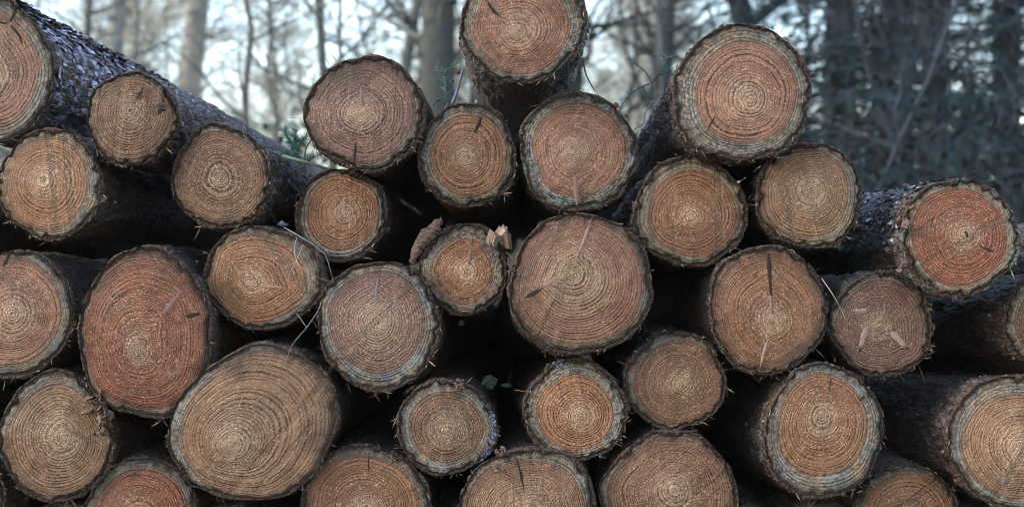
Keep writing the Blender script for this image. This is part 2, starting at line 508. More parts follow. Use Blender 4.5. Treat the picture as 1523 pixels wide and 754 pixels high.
    if nf:
        upw = sp.get('flake_up', 0)
        k_ = rng.integers(0, K, nf * 3)
        un_all = (Osm - Pc) / np.linalg.norm(Osm - Pc, axis=1)[:, None]
        if upw: k_ = k_[un_all[k_, 2] > rng.uniform(-.6, .9, len(k_))]
        k_ = k_[:nf]; nf = len(k_)
        sj = np.minimum(rng.exponential(sp.get('fl_len', .22), nf) + .022, 3.0)
        jr = np.clip(np.searchsorted(rows, sj), 1, len(rows) - 1)
        w_ = ((sj - rows[jr - 1]) / (rows[jr] - rows[jr - 1]))[:, None]
        allr = np.stack(rings[2:])
        B0 = allr[jr - 1, k_] * (1 - w_) + allr[jr, k_] * w_
        un = un_all[k_]
        tang = np.cross(ax, un)
        yaw = rng.normal(0, .28, nf)[:, None]
        D = ax[None] * np.cos(yaw) + tang * np.sin(yaw); Sd = np.cross(D, un)
        D = D * np.where(rng.random(nf) < .5, 1, -1)[:, None]
        lf = rng.uniform(.35, 1, nf)[:, None] * sp.get('fl_size', .020); wf = lf * rng.uniform(.22, .55, (nf, 1))
        lift = rng.uniform(0, .32, nf)[:, None] ** 1.5
        B0 = B0 + un * .001
        j1, j2, j3 = (rng.uniform(.5, 1.1, (nf, 1)) for _ in range(3))
        q = np.stack([B0 - Sd * wf * .5 * j1, B0 + Sd * wf * .5 * j2,
                      B0 + D * lf * .6 + Sd * wf * .6 * j3 + un * (lf * lift * .35 + .0015), B0 + D * lf * .95 * j1 + Sd * wf * .1 + un * (lf * lift + .001),
                      B0 + D * lf * .6 * j2 - Sd * wf * .5 + un * (lf * lift * .4 + .0015)], 1)
        base_i = len(V)
        V = np.concatenate([V, q.reshape(-1, 3)])
        pal = np.where(rng.random(nf)[:, None] < sp.get('fl_pale', .05), np.array([[.40, .385, .50]]), np.array([[.065, .038, .028]])) * rng.uniform(.55, 1.5, (nf, 1))  # bluish-white share paints the sky's reflection into the flake colour
        C = np.concatenate([C, np.repeat(pal, 5, 0)])
        parts_F.append(np.arange(nf * 5).reshape(nf, 5) + base_i)
    bm_ = bark_material(sp.get('pale', .12), sp.get('moss', .0), i)
    rimw = np.concatenate(rimw); rimw = np.r_[rimw, np.zeros(len(V) - len(rimw))]
    mesh_obj('bark', V, parts_F, bm_, root, attrs={'col': np.clip(C, 0, 1), 'rim': rimw})

    # --- torn fibres and crumbs hanging on the rim
    nfb = sp.get('fibres', 150)
    k_ = rng.integers(0, K, nfb)
    clump = vnoise(np.stack([ca[k_] * 5, sa[k_] * 5, np.full(nfb, i * 2.2)], 1), i + 70)
    k_ = k_[rng.random(nfb) < sstep(.25, .7, clump)]; nfb = len(k_)
    mixf = rng.random((nfb, 1)) ** .6
    mixf = mixf; P0 = W[k_] * (1 - mixf) + O[k_] * mixf + nrm[None] * .001
    un = unit_rows(O[k_] - Pc)
    tang = np.stack([-un[:, 2], 0 * un[:, 0], un[:, 0]], 1)
    D = un * rng.uniform(-.2, .9, (nfb, 1)) + tang * rng.normal(0, .9, (nfb, 1)) + np.array([[0, -1, 0]]) * rng.uniform(0, .7, (nfb, 1)) + np.array([[0, 0, -1]]) * rng.uniform(0, .35, (nfb, 1))
    Lf = rng.gamma(2.0, .0055, nfb) + .004
    V1, F1 = blades(P0, D, rng.normal(0, 1, (nfb, 3)), Lf, rng.uniform(.0010, .0030, nfb))
    cf = np.where(rng.random((nfb, 1)) < .35, np.array([[.17, .12, .07]]), np.array([[.055, .032, .021]])) * rng.uniform(.5, 1.4, (nfb, 1))
    mesh_obj('bark_fringe', V1, F1, M_FRINGE, root, attrs={'col': np.repeat(cf, 4, 0)}, smooth=False)['kind'] = 'stuff'

    # --- branch knots, cracks
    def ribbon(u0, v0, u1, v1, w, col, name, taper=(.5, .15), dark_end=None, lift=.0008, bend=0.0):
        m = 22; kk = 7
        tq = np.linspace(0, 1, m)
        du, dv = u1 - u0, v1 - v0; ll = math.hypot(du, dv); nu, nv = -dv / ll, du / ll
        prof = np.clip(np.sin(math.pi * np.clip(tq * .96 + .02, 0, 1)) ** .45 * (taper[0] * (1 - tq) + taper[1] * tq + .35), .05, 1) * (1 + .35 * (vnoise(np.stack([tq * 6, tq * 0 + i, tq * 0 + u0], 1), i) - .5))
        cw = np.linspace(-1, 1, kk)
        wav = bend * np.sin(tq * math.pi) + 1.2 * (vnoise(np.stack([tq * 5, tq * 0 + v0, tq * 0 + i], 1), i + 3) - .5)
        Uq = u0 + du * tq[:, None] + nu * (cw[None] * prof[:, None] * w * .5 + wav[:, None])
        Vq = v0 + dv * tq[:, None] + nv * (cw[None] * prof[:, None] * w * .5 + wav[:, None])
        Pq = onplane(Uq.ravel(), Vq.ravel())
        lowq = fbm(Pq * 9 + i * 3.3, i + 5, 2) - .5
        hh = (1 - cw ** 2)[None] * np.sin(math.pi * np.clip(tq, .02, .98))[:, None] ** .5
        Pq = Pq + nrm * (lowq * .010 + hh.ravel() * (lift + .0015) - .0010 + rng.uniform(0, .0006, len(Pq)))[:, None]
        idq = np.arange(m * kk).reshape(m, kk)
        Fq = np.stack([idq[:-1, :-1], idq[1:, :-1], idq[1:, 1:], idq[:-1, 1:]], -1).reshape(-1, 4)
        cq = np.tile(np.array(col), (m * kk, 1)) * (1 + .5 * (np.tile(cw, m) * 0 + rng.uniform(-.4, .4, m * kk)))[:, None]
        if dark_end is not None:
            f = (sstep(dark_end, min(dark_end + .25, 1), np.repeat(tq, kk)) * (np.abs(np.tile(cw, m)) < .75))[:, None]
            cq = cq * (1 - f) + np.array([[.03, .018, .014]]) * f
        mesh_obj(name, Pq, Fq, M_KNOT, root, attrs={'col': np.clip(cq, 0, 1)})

    for kn in sp.get('knots', ()):
        ribbon(*kn[:5], tuple(.42 * q for q in kn[6]) if len(kn) > 6 else (.20, .12, .09), 'knot', dark_end=kn[5] if len(kn) > 5 else None)
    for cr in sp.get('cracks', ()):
        ribbon(*cr[:5], (.022, .014, .011), 'crack', taper=(.6, .3), lift=.0012, bend=cr[5] if len(cr) > 5 else 0)  # raised dark slivers, no groove cut; the depth shade is painted on

    # --- blue forestry paint flecks
    for (u, v, su, sv_, n_) in sp.get('paint', ()):
        uu = u + rng.normal(0, su, n_); vv = v + rng.normal(0, sv_, n_)
        if sp.get('paint_rim'):
            aa = np.arctan2(-(vv - cy), uu - cx)
            rr_ = rng.uniform(.90, .985, n_)
            uu = cx + rx * np.cos(aa) * rr_; vv = cy - ry * np.sin(aa) * rr_
        Pq = onplane(uu, vv)
        Pq = Pq + nrm * ((fbm(Pq * 9 + i * 3.3, i + 5, 2) - .5) * .010 + .0025)[:, None]
        Pq = Pq
        rr2 = rng.gamma(2, .0006, n_) + .0005
        an = rng.uniform(0, TAU, (n_, 1)) + np.arange(6)[None] * TAU / 6
        rad = rr2[:, None] * rng.uniform(.4, 1.2, (n_, 6))
        q = Pq[:, None] + rad[..., None] * (np.cos(an)[..., None] * RT + np.sin(an)[..., None] * UP * 1.3)
        cq = np.array([[.06, .08, .125]]) * rng.uniform(.5, 1.6, (n_, 1))
        mesh_obj('paint_mark', q.reshape(-1, 3), np.arange(n_ * 6).reshape(n_, 6), M_PAINT, root, attrs={'col': np.repeat(cq, 6, 0)}, smooth=False)['kind'] = 'stuff'

    # --- loose bark lumps stuck to the rim
    for (u, v, r_, n_) in sp.get('scraps', ()):
        VV = []; FF = []; CC = []; cn = 0
        for q in range(n_ * 2):
            uu, vv = u + rng.normal(0, r_ * .45), v + rng.normal(0, r_ * .6)
            ctr = at(np.array(uu), np.array(vv), y0 - rng.uniform(.002, .03))
            v_, f_ = lump(ctr, rng.uniform(.22, .6) * r_ * PX, rng)
            VV.append(v_); FF.append(f_ + cn); cn += len(v_)
            CC.append(np.tile(np.array([.07, .042, .031]) * rng.uniform(.5, 1.7), (len(v_), 1)))
        mesh_obj('bark_scrap', np.concatenate(VV), np.concatenate(FF), M_DEBRIS, root, attrs={'col': np.concatenate(CC)}, smooth=False)
    return root


def unit_rows(a):
    return a / (np.linalg.norm(a, axis=1)[:, None] + 1e-9)


def lump(ctr, r, rng):
    """a crumpled, flattish plate of bark"""
    m, k = 7, 10
    ph_ = np.linspace(.05, math.pi - .05, m); th_ = np.arange(k) * TAU / k
    X = np.sin(ph_)[:, None] * np.cos(th_)[None]; Y = np.sin(ph_)[:, None] * np.sin(th_)[None]; Z = np.cos(ph_)[:, None] * np.ones(k)[None]
    P = np.stack([X, Y, Z * .28], -1).reshape(-1, 3) * r
    P *= (.6 + .9 * vnoise(P / r * 2.3 + rng.uniform(0, 50, 3), 3))[:, None]
    Q, _ = np.linalg.qr(rng.normal(0, 1, (3, 3)))
    P = P @ Q.T + ctr
    idx = np.arange(m * k).reshape(m, k); nx = np.roll(idx, -1, 1)
    F = np.stack([idx[:-1], idx[1:], nx[1:], nx[:-1]], -1).reshape(-1, 4)
    return P, F


def LG(label, e, p, pal='orange', sp=5.2, sap=.84, sapv=.10, grey=.3, mold=.6, dirt=.55, saw=None, **kw):
    d = dict(label=label, e=e, p=p, pal=pal, sp=sp, sap=sap, sapv=sapv, grey=grey, mold=mold, dirt=dirt)
    d['saw'] = saw if saw is not None else random.uniform(-60, 60)
    d.update(kw)
    return d


LOGS = [
    LG('big pinkish log in the top left corner, its long scaly bark side showing', (-14, 104, 95, 109, 8), (-14, 112), 'pink', 6.3, .84, grey=.35, mold=.6, saw=12,
       y=-.02, vp=(795, 420), fine=True, flakes=6500, flake_up=1, fl_len=1.3, fl_size=.046, fl_pale=.5, pale=.7, tilt=(.10, .02), bw=5,
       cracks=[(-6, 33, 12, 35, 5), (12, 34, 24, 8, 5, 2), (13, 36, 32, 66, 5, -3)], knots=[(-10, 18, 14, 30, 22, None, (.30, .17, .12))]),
    LG('small brown log in front of the scaly bark of the top left log', (196, 177, 70, 70, 0), (194, 164), 'brown', 4.9, .97, grey=.1, dirt=.6, border=.8, y=-.05, vp=(800, 420), flakes=900, fl_len=.9, fl_pale=.45, flake_up=1, pale=.35, bw=5,
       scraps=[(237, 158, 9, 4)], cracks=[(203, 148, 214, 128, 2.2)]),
    LG('yellowish brown log at the left edge, below the big log of the corner', (74, 274, 79, 83, -10), (63, 267), 'orange', 4.7, .90, grey=.35, sapdir=(0, .08), y=-.03, core=.5, vp=(770, 400)),
    LG('brown log lowest on the slope beside the green spruce sprig', (329, 264, 74, 80, 5), (327, 267), 'brown', 5.0, .97, grey=.15, border=.8, y=-.02, vp=(800, 420), core=.5, flakes=900, fl_len=.8, fl_pale=.4, flake_up=1, pale=.35),
    LG('dark log with black stained upper left edge, against the pale trees', (543, 169, 90, 87, 0), (533, 169), 'rose', 5.0, .95, grey=.25, dirt=.5, border=.9, y=-.05, bw=7, stain=(500, 95, 80), vp=(800, 440),
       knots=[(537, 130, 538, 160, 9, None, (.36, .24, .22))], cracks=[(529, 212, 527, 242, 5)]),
    LG('small tan log with grey rim below the black stained log', (507, 320, 69, 71, -15), (513, 317), 'orange', 4.7, .88, grey=.5, sapdir=(100, .06), y=.02, vp=(770, 400)),
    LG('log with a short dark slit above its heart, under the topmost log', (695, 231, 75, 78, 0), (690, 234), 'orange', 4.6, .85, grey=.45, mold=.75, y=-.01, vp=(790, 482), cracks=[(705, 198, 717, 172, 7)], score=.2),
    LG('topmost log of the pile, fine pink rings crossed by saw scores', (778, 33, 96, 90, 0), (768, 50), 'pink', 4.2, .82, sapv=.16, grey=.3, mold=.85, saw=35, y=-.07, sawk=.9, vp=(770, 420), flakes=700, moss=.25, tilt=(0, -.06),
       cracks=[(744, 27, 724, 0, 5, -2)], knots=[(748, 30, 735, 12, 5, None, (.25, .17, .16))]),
    LG('smooth rosy log with black lichen rim directly beneath the topmost log', (860, 226, 89, 90, 0), (855, 224), 'pink', 4.3, .84, sapv=.06, grey=.7, mold=1.0, y=0, vp=(720, 420), moss=.4, ring=.8, knots=[(856, 262, 858, 305, 14, None, (.40, .22, .17))]),
    LG('largest upper right log, rosy heart inside a wide grey ring', (1104, 139, 104, 104, 0), (1117, 149), 'pink', 6.3, .78, sapv=.05, grey=.35, mold=.8, y=-.06, vp=(745, 490), fine=True, flakes=1600, fl_len=.3, pale=.18, bw=6, cracks=[(1064, 172, 1050, 198, 4)], score=.25, saw=62),
    LG('orange hearted log with cream outer ring, below the largest upper right log', (1027, 315, 85, 84, 0), (1027, 322), 'orange', 5.0, .84, sapv=.12, grey=.02, mold=.25, sapdir=(200, .06), y=.0, vp=(800, 475), core=.3),
    LG('cream coloured log with dense fine rings right of the orange hearted one', (1204, 291, 80, 81, 0), (1207, 282), 'tan', 4.9, .88, sapv=.2, grey=.05, mold=.2, sapdir=(20, .12), y=-.02, core=.6),
    LG('reddish log at the right with torn bark collar and mossy side', (1429, 353, 88, 89, 0), (1438, 348), 'red', 4.4, .87, sapv=.12, grey=.2, mold=.5, y=-.08, vp=(730, 372), fine=True, flakes=2600, flake_up=1, fl_len=.5, fl_size=.034, fl_pale=.16, pale=.3, moss=.6, bw=7, saw=-60, score=.35,
       scraps=[(1346, 330, 11, 9), (1344, 395, 9, 7), (1350, 300, 8, 5)], cracks=[(1436, 343, 1440, 354, 7), (1458, 366, 1480, 376, 4)]),
    LG('tilted oval log with diagonal saw gouges on its lower left', (391, 413, 90, 78, -8), (370, 422), 'orange', 4.9, .92, sapv=.1, grey=.2, sapdir=(-10, .08), y=-.02, saw=40, score=.6, knots=[(365, 414, 353, 402, 9), (388, 426, 428, 428, 8)]),
    LG('tall oval deep red log left of the tilted oval one', (217, 497, 101, 130, 4), (204, 523), 'red', 4.7, .96, sapv=.08, grey=.15, mold=.5, sapdir=(95, .06), border=.8, y=-.05, core=.35, vp=(770, 420), knots=[(240, 472, 272, 432, 16, None, (.33, .18, .15))], cracks=[(276, 470, 300, 466, 10)]),
    LG('pink purple log cut off by the left edge with a light grey lower right rim', (16, 466, 95, 97, 0), (18, 467), 'pink', 5.4, .92, sapv=.10, grey=.55, mold=.5, sapdir=(30, .10), y=-.03, saw=40, score=.3, cracks=[(2, 400, 14, 378, 8)]),
    LG('small log with a chipped block on its upper right, in the middle of the pile', (690, 401, 66, 68, 0), (694, 405), 'orange', 4.4, .78, sapv=.04, grey=.3, mold=.9, y=.02, vp=(735, 400), knots=[(697, 394, 703, 352, 9, .6, (.34, .19, .15))]),
    LG('biggest central log with two long pale branch streaks', (864, 423, 108, 107, 0), (850, 405), 'pink', 4.8, .97, sapv=.1, grey=.5, mold=.6, sapdir=(50, .06), y=-.06, vp=(690, 545), bw=5, core=.75, knots=[(854, 392, 883, 321, 10, .7, (.52, .30, .24)), (838, 410, 770, 449, 14, .35, (.50, .29, .23))], dirt=.45),
    LG('speckled greyish log with a blue grey ring, left of the dark gap', (563, 484, 93, 98, 0), (560, 477), 'rose', 4.8, .83, sapv=.06, grey=.9, mold=.6, y=-.03, vp=(840, 480), core=.7, knots=[(559, 450, 562, 410, 10, None, (.34, .24, .22))]),
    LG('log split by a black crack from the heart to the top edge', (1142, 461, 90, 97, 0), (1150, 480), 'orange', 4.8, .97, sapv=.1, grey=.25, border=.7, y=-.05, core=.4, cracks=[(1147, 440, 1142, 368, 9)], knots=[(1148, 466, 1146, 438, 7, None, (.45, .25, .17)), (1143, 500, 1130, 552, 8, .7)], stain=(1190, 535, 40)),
    LG('dull purplish log with three pale knots below the mossy sided log', (1312, 483, 77, 79, 0), (1302, 487), 'rose', 4.4, .95, sapv=.05, grey=.3, mold=.4, y=-.01, sawk=.2, fibres=260,
       knots=[(1290, 462, 1268, 462, 13, None, (.58, .38, .32)), (1289, 484, 1278, 524, 15, .65, (.62, .40, .33)), (1322, 489, 1352, 520, 14, .7, (.62, .40, .33)), (1318, 470, 1316, 446, 8, None, (.30, .20, .17))], ring=.75),
    LG('log cut off by the right edge, below the reddish log with torn bark', (1562, 478, 68, 77, 0), (1562, 478), 'brown', 5.0, .86, grey=.3, y=.0, vp=(740, 455), flakes=600),
    LG('pale log at the left edge with crumbly bark lumps on its right rim', (83, 651, 86, 98, 0), (96, 649), 'tan', 5.0, .95, sapv=.12, grey=.6, mold=.6, sapdir=(-100, .10), y=-.02, core=.5,
       scraps=[(143, 590, 15, 9), (152, 622, 15, 10), (150, 640, 10, 5)]),
    LG('large slanted oval log with mottled blue grey left rim, lower left', (378, 631, 131, 112, 24), (340, 666), 'tan', 4.9, .96, sapv=.08, grey=.8, mold=.8, sapdir=(185, .14), border=.35, y=-.06, saw=-40, stain=(470, 655, 34), bw=5, sawk=.7),
    LG('brick red log half cut off by the bottom edge at the lower left', (211, 767, 87, 88, 0), (205, 775), 'red', 4.4, .90, grey=.4, mold=.6, y=.0, stain=(200, 705, 16)),
    LG('small rough log with blue paint down its right rim', (664, 636, 75, 72, 0), (667, 641), 'brown', 4.6, .80, sapv=.12, grey=.55, mold=.5, y=-.03, dirt=.65, core=.6, paint=[(728, 640, 5, 17, 110), (718, 672, 6, 10, 30)], paint_rim=True, scraps=[(683, 572, 8, 6)]),
    LG('log with an orange heart in a mottled grey ring, right of the dark gap', (857, 611, 78, 76, 0), (865, 621), 'orange', 4.6, .80, sapv=.04, grey=.65, mold=.9, y=-.01, vp=(720, 480), paint=[(835, 541, 7, 3, 40), (893, 678, 4, 2, 14)]),
    LG('plain brown log below the biggest central log, touching the grey ringed one', (1004, 567, 77, 73, 0), (1017, 573), 'brown', 4.2, .93, sapv=.10, grey=.35, sapdir=(200, .06), border=.7, y=-.01, sawk=.75),
    LG('half cut log at the bottom edge, left of the blue painted one', (541, 757, 98, 98, 0), (545, 757), 'orange', 4.8, .93, sapv=.1, grey=.05, sapdir=(-40, .07), y=-.02, cracks=[(548, 700, 549, 672, 3)]),
    LG('half cut log at the bottom edge with a dark radial groove', (787, 769, 107, 106, 0), (782, 770), 'tan', 4.8, .93, grey=.3, dirt=.6, y=-.04, cracks=[(779, 735, 768, 680, 5, 2)], scraps=[(737, 693, 7, 4), (745, 672, 8, 4)]),
    LG('wide brown log at the bottom edge below the plain brown one', (997, 744, 104, 104, 0), (1003, 728), 'brown', 4.8, .97, grey=.4, border=.7, y=-.03, core=.5),
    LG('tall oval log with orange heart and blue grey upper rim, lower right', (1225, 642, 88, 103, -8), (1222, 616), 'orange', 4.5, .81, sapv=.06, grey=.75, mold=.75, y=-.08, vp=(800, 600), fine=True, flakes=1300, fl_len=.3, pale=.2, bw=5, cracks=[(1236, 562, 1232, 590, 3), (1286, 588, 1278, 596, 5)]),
    LG('large grey ringed log cut off by the bottom right corner', (1514, 657, 104, 104, 0), (1520, 668), 'tan', 4.9, .82, sapv=.1, grey=.7, mold=.6, y=-.06, vp=(720, 520), fine=True, flakes=1300, fl_len=.3, pale=.2, knots=[(1496, 709, 1492, 722, 16, None, (.26, .18, .17))]),
    LG('half cut log at the bottom edge between two large lower right logs', (1349, 773, 82, 82, 0), (1352, 775), 'orange', 4.4, .97, grey=.3, y=-.01, scraps=[(1300, 716, 6, 2)]),
]
LAB_OFF = 'log at the very border of the pile, almost wholly outside the photo'
for (u, v, r_) in ((-105, 330, 82), (-92, 570, 78), (1648, 585, 92), (1640, 392, 78), (-75, 742, 84), (88, 838, 88), (330, 836, 82), (664, 846, 86), (893, 856, 70), (1110, 838, 82), (1230, 832, 80), (1470, 850, 84)):
    LOGS.append(LG(LAB_OFF, (u, v, r_, r_ * 1.02, 0), (u, v), 'brown', 4.8, flakes=150))
for i, sp in enumerate(LOGS):
    build_log(i, sp)

exec_rest = True
# ------------------------------------------------------------------ small things lying on the pile
def strand(pts, r, y, n=8):
    """polyline in photo px (u, v[, y]) -> segs"""
    P = np.array([at(np.array(float(p[0])), np.array(float(p[1])), p[2] if len(p) > 2 else y) for p in pts])
    t = np.linspace(0, len(P) - 1, (len(P) - 1) * n + 1)
    k = np.minimum(t.astype(int), len(P) - 2); f = (t - k)[:, None]
    P0 = P[np.maximum(k - 1, 0)]; P1 = P[k]; P2 = P[k + 1]; P3 = P[np.minimum(k + 2, len(P) - 1)]
    C = .5 * (2 * P1 + (P2 - P0) * f + (2 * P0 - 5 * P1 + 4 * P2 - P3) * f ** 2 + (3 * P1 - P0 - 3 * P2 + P3) * f ** 3)
    rr = np.linspace(r, r * .55, len(C))
    return np.c_[C[:-1], C[1:], rr[:-1], rr[1:]]


def stick(name, label, cat, pts, r, y, col, group=None, k=6):
    sg = strand(pts, r, y)
    V, F = tubes(sg, k)
    o = mesh_obj(name, V, F, M_STEM, attrs={'col': np.tile(np.array(col), (len(V), 1))}, loc=sg[0, :3])
    return tag(o, label, cat, group)


G_ST = 'thin dry stalks hanging over the oval log'
stick('dry_stalk', 'pale dry stalk arching from the tilted oval log to the speckled greyish log', 'stalk', [(422, 338, -.08), (455, 357, -.11), (482, 377, -.11), (492, 405, -.10), (496, 421, -.06)], .0008, -.1, (.24, .24, .24), G_ST)
stick('dry_stalk', 'forked pale stalk crossing the right half of the tilted oval log', 'stalk', [(441, 354, -.08), (438, 376, -.10), (447, 397, -.11), (470, 411, -.11), (494, 420, -.07)], .0007, -.1, (.24, .24, .24), G_ST)
stick('dry_stalk', 'pale stalk bent downward over the rings of the tilted oval log', 'stalk', [(451, 364, -.07), (440, 389, -.09), (429, 413, -.09), (429, 440, -.07)], .0007, -.09, (.24, .24, .24), G_ST)
stick('dry_stalk', 'long thin stalk hanging across the gap above the large slanted oval log', 'stalk', [(479, 440, -.02), (474, 460, -.05), (456, 487, -.08), (436, 511, -.10), (424, 540, -.10)], .0007, -.09, (.22, .21, .2), G_ST)
stick('dry_stalk', 'short pale splinter under the right end of the tilted oval log', 'stalk', [(441, 466, -.04), (447, 474, -.06), (456, 487, -.08)], .0009, -.05, (.13, .12, .11), G_ST)
stick('dry_stalk', 'straw stalk leaning on the left rim of the purplish log with three knots', 'stalk', [(1222, 414, -.05), (1238, 437, -.05), (1252, 462, -.03), (1258, 477, -.025)], .0011, -.05, (.36, .30, .22))
stick('fallen_stick', 'greenish grey stick bridging the gap below the green sprig', 'stick', [(421, 233, .05), (450, 240, .03), (490, 252, .05)], .0052, .05, (.12, .14, .11))
stick('fallen_stick', 'thin dark forked stick beside the green sprig above the small tan log', 'stick', [(463, 208, .12), (454, 226, .13), (454, 262, .15)], .0022, .13, (.06, .05, .05))
stick('fallen_stick', 'pale violet stick leaning against the left side of the topmost log', 'stick', [(672, 156, .10), (680, 135, .12), (688, 105, .14)], .0048, .1, (.13, .12, .19))
stick('fallen_stick', 'slim dark twig between the topmost log and the rosy log', 'stick', [(868, 92, .22), (872, 112, .16), (885, 137, .12)], .0024, .1, (.05, .045, .04))
stick('fallen_stick', 'pale crooked twig on the shoulder of the largest upper right log', 'stick', [(971, 150, .25), (960, 168, .16), (957, 184, .10), (944, 192, .05)], .0022, .1, (.14, .15, .155))


def sprig(label, stems, y, need_len, dens, col, colstem=(.08, .07, .05)):
    """a spruce twig: woody stems with rows of needles"""
    root = empty('spruce_sprig', at(np.array(float(stems[0][0][0])), np.array(float(stems[0][0][1])), y), label, 'sprig', 'spruce sprigs behind the logs')
    segs = []; NP = []; ND = []
    for st_ in stems:
        sg = strand(st_[:-1] if isinstance(st_[-1], float) else st_, .0020, y); segs.append(sg)
        frac = st_[-1] if isinstance(st_[-1], float) else 0.0
        n0 = int(len(sg) * frac)
        for q in range(n0, len(sg)):
            d = unit(sg[q, 3:6] - sg[q, 0:3]); ln = np.linalg.norm(sg[q, 3:6] - sg[q, 0:3])
            m = max(1, int(ln * dens))
            for _ in range(m):
                f = random.random()
                s_ = unit(np.cross(d, RNG.normal(0, 1, 3)))
                NP.append(sg[q, :3] + (sg[q, 3:6] - sg[q, :3]) * f)
                ND.append(unit(d * random.uniform(.3, .9) + s_))
    V, F = tubes(np.concatenate(segs), 5)
    mesh_obj('stem', V, F, M_STEM, root, attrs={'col': np.tile(np.array(colstem), (len(V), 1))})
    NP = np.array(NP); ND = np.array(ND)
    L = RNG.uniform(.6, 1.1, len(NP)) * need_len
    sg = np.c_[NP, NP + ND * L[:, None], np.full(len(NP), .00075), np.full(len(NP), .0003)]
    V, F = tubes(sg, 3)
    cc = np.array(col) * RNG.uniform(.6, 1.4, (len(NP), 1))
    mesh_obj('needles', V, F, M_NEEDLE, root, attrs={'col': np.repeat(cc, 6, 0)})
    return root


sprig('bushy blue green spruce sprig left of the black stained log',
      [[(447, 262), (443, 236), (440, 205), (438, 192), .25], [(440, 222), (428, 205), (423, 192), .1], [(442, 222), (452, 205), (461, 196), .1], [(444, 240), (432, 232), (424, 226), .0], [(445, 246), (458, 240), (468, 232), .0]], .16, .020, 2600, (.055, .16, .14))
sprig('upright thin needled spruce sprig left of the topmost log',
      [[(661, 158), (664, 140), (662, 112), (664, 104), .0], [(663, 108), (672, 100), (684, 90), .2], [(662, 112), (655, 106), (650, 100), .2], [(662, 130), (670, 124), (676, 118), .1], [(661, 146), (650, 150), (645, 158), .0], [(662, 150), (672, 152), (680, 158), .0]], .12, .020, 900, (.06, .15, .14))
sprig('branching spruce sprig beside the shoulder of the largest upper right log',
      [[(971, 148), (970, 125), (978, 112), (992, 90), (996, 84), .35], [(970, 125), (960, 108), (942, 92), (936, 86), .5], [(970, 123), (950, 132), (936, 142), (928, 152), .3], [(992, 90), (985, 84), (980, 78), .1], [(978, 113), (990, 108), (999, 104), .2], [(956, 130), (962, 140), (968, 148), .1]], .18, .021, 900, (.06, .145, .135))

# leaves and odd scraps
def leaf(label, u, v, y, size, col, name='dead_leaf', lobes=5, ry=1.0, tw=0.0):
    c0 = at(np.array(float(u)), np.array(float(v)), y)
    n = 28; a = np.arange(n) * TAU / n
    r = size * (.70 + .22 * np.cos(a * lobes + 1) * np.cos(a * 2) + RNG.uniform(-.22, .12, n))
    X = r * np.cos(a); Z = r * np.sin(a) * ry
    Yv = .35 * X * math.sin(tw + 1) + .3 * np.abs(Z) + RNG.uniform(-.1, .1, n) * size
    P = np.r_[np.stack([X, Yv, Z], 1), [[0, -.1 * size, 0]]] + c0
    P2 = P + np.array([0, .0012, 0])
    V = np.r_[P, P2]
    i = np.arange(n); j = (i + 1) % n
    F1 = np.stack([np.full(n, n), i, j], 1); F2 = np.stack([np.full(n, 2 * n + 1), j + n + 1, i + n + 1], 1)
    Fq = np.stack([i, i + n + 1, j + n + 1, j], 1)
    o = mesh_obj(name, V, [np.r_[F1, F2], Fq], M_LEAF, attrs={'col': np.tile(np.array(col), (len(V), 1))}, loc=c0, smooth=False)
    return tag(o, label, 'leaf')


leaf('frosty grey leaf lying on top of the tilted oval log', 420, 333, -.04, .018, (.12, .13, .17), ry=.45)
leaf('crumpled brown leaf caught on the left side of the topmost log', 681, 108, .10, .010, (.16, .075, .035), ry=.7)
leaf('pale leaf shape standing for daylight deep in the dark gap beside the blue painted log', 727, 566, .22, .030, (.10, .125, .115), lobes=3, ry=.85)  # pale colour stands for daylight at the far end of the gap
leaf('smaller curled pale shape standing for daylight beside the larger one in the dark gap', 755, 573, .22, .019, (.09, .11, .10), lobes=2, ry=.4)  # second piece of the daylight painted into the gap
leaf('tiny pale leaf scrap under the small chipped log', 686, 480, .18, .012, (.15, .19, .185), ry=.8)
leaf('brown leaf standing on the upper rim of the rosy log', 916, 156, .02, .010, (.13, .07, .035), ry=1.2, lobes=3)

# bark strip and broken block by the small middle log
def strip():
    pts = np.array([(612, 392, .03), (622, 366, .02), (634, 350, .015), (648, 338, .015), (657, 324, .02)], float)
    wid = np.array([5, 9, 11, 9, 2.5])
    rows = []
    for t in np.linspace(0, 4, 25):
        k = min(int(t), 3); f = t - k
        p = pts[k] * (1 - f) + pts[k + 1] * f; w = wid[k] * (1 - f) + wid[k + 1] * f
        row = []
        for q in np.linspace(-1, 1, 6):
            row.append(at(np.array(p[0] + q * w * .75 + random.uniform(-1.6, 1.6)), np.array(p[1] + q * w * .6 + random.uniform(-1.6, 1.6)), p[2] + .008 * q * q + random.uniform(-.002, .002)))
        rows.append(row)
    V = np.array(rows).reshape(-1, 3)
    V = np.r_[V, V + np.array([0, .006, 0])]
    idx = np.arange(150).reshape(25, 6)
    F = np.stack([idx[:-1, :-1], idx[1:, :-1], idx[1:, 1:], idx[:-1, 1:]], -1).reshape(-1, 4)
    rim = np.r_[idx[0], idx[1:, -1], idx[-1, ::-1][1:], idx[::-1, 0][1:-1]]
    rn = np.roll(rim, -1)
    Fr = np.stack([rim, rn, rn + 150, rim + 150], 1)
    c = np.tile(np.array([.075, .045, .034]), (300, 1)) * RNG.uniform(.6, 1.4, (300, 1))
    o = mesh_obj('bark_strip', V, np.r_[F, F[:, ::-1] + 150, Fr], M_DEBRIS, attrs={'col': c}, loc=V[0], smooth=False)
    tag(o, 'peeled strip of brown bark sticking up left of the small chipped log', 'bark strip')


strip()


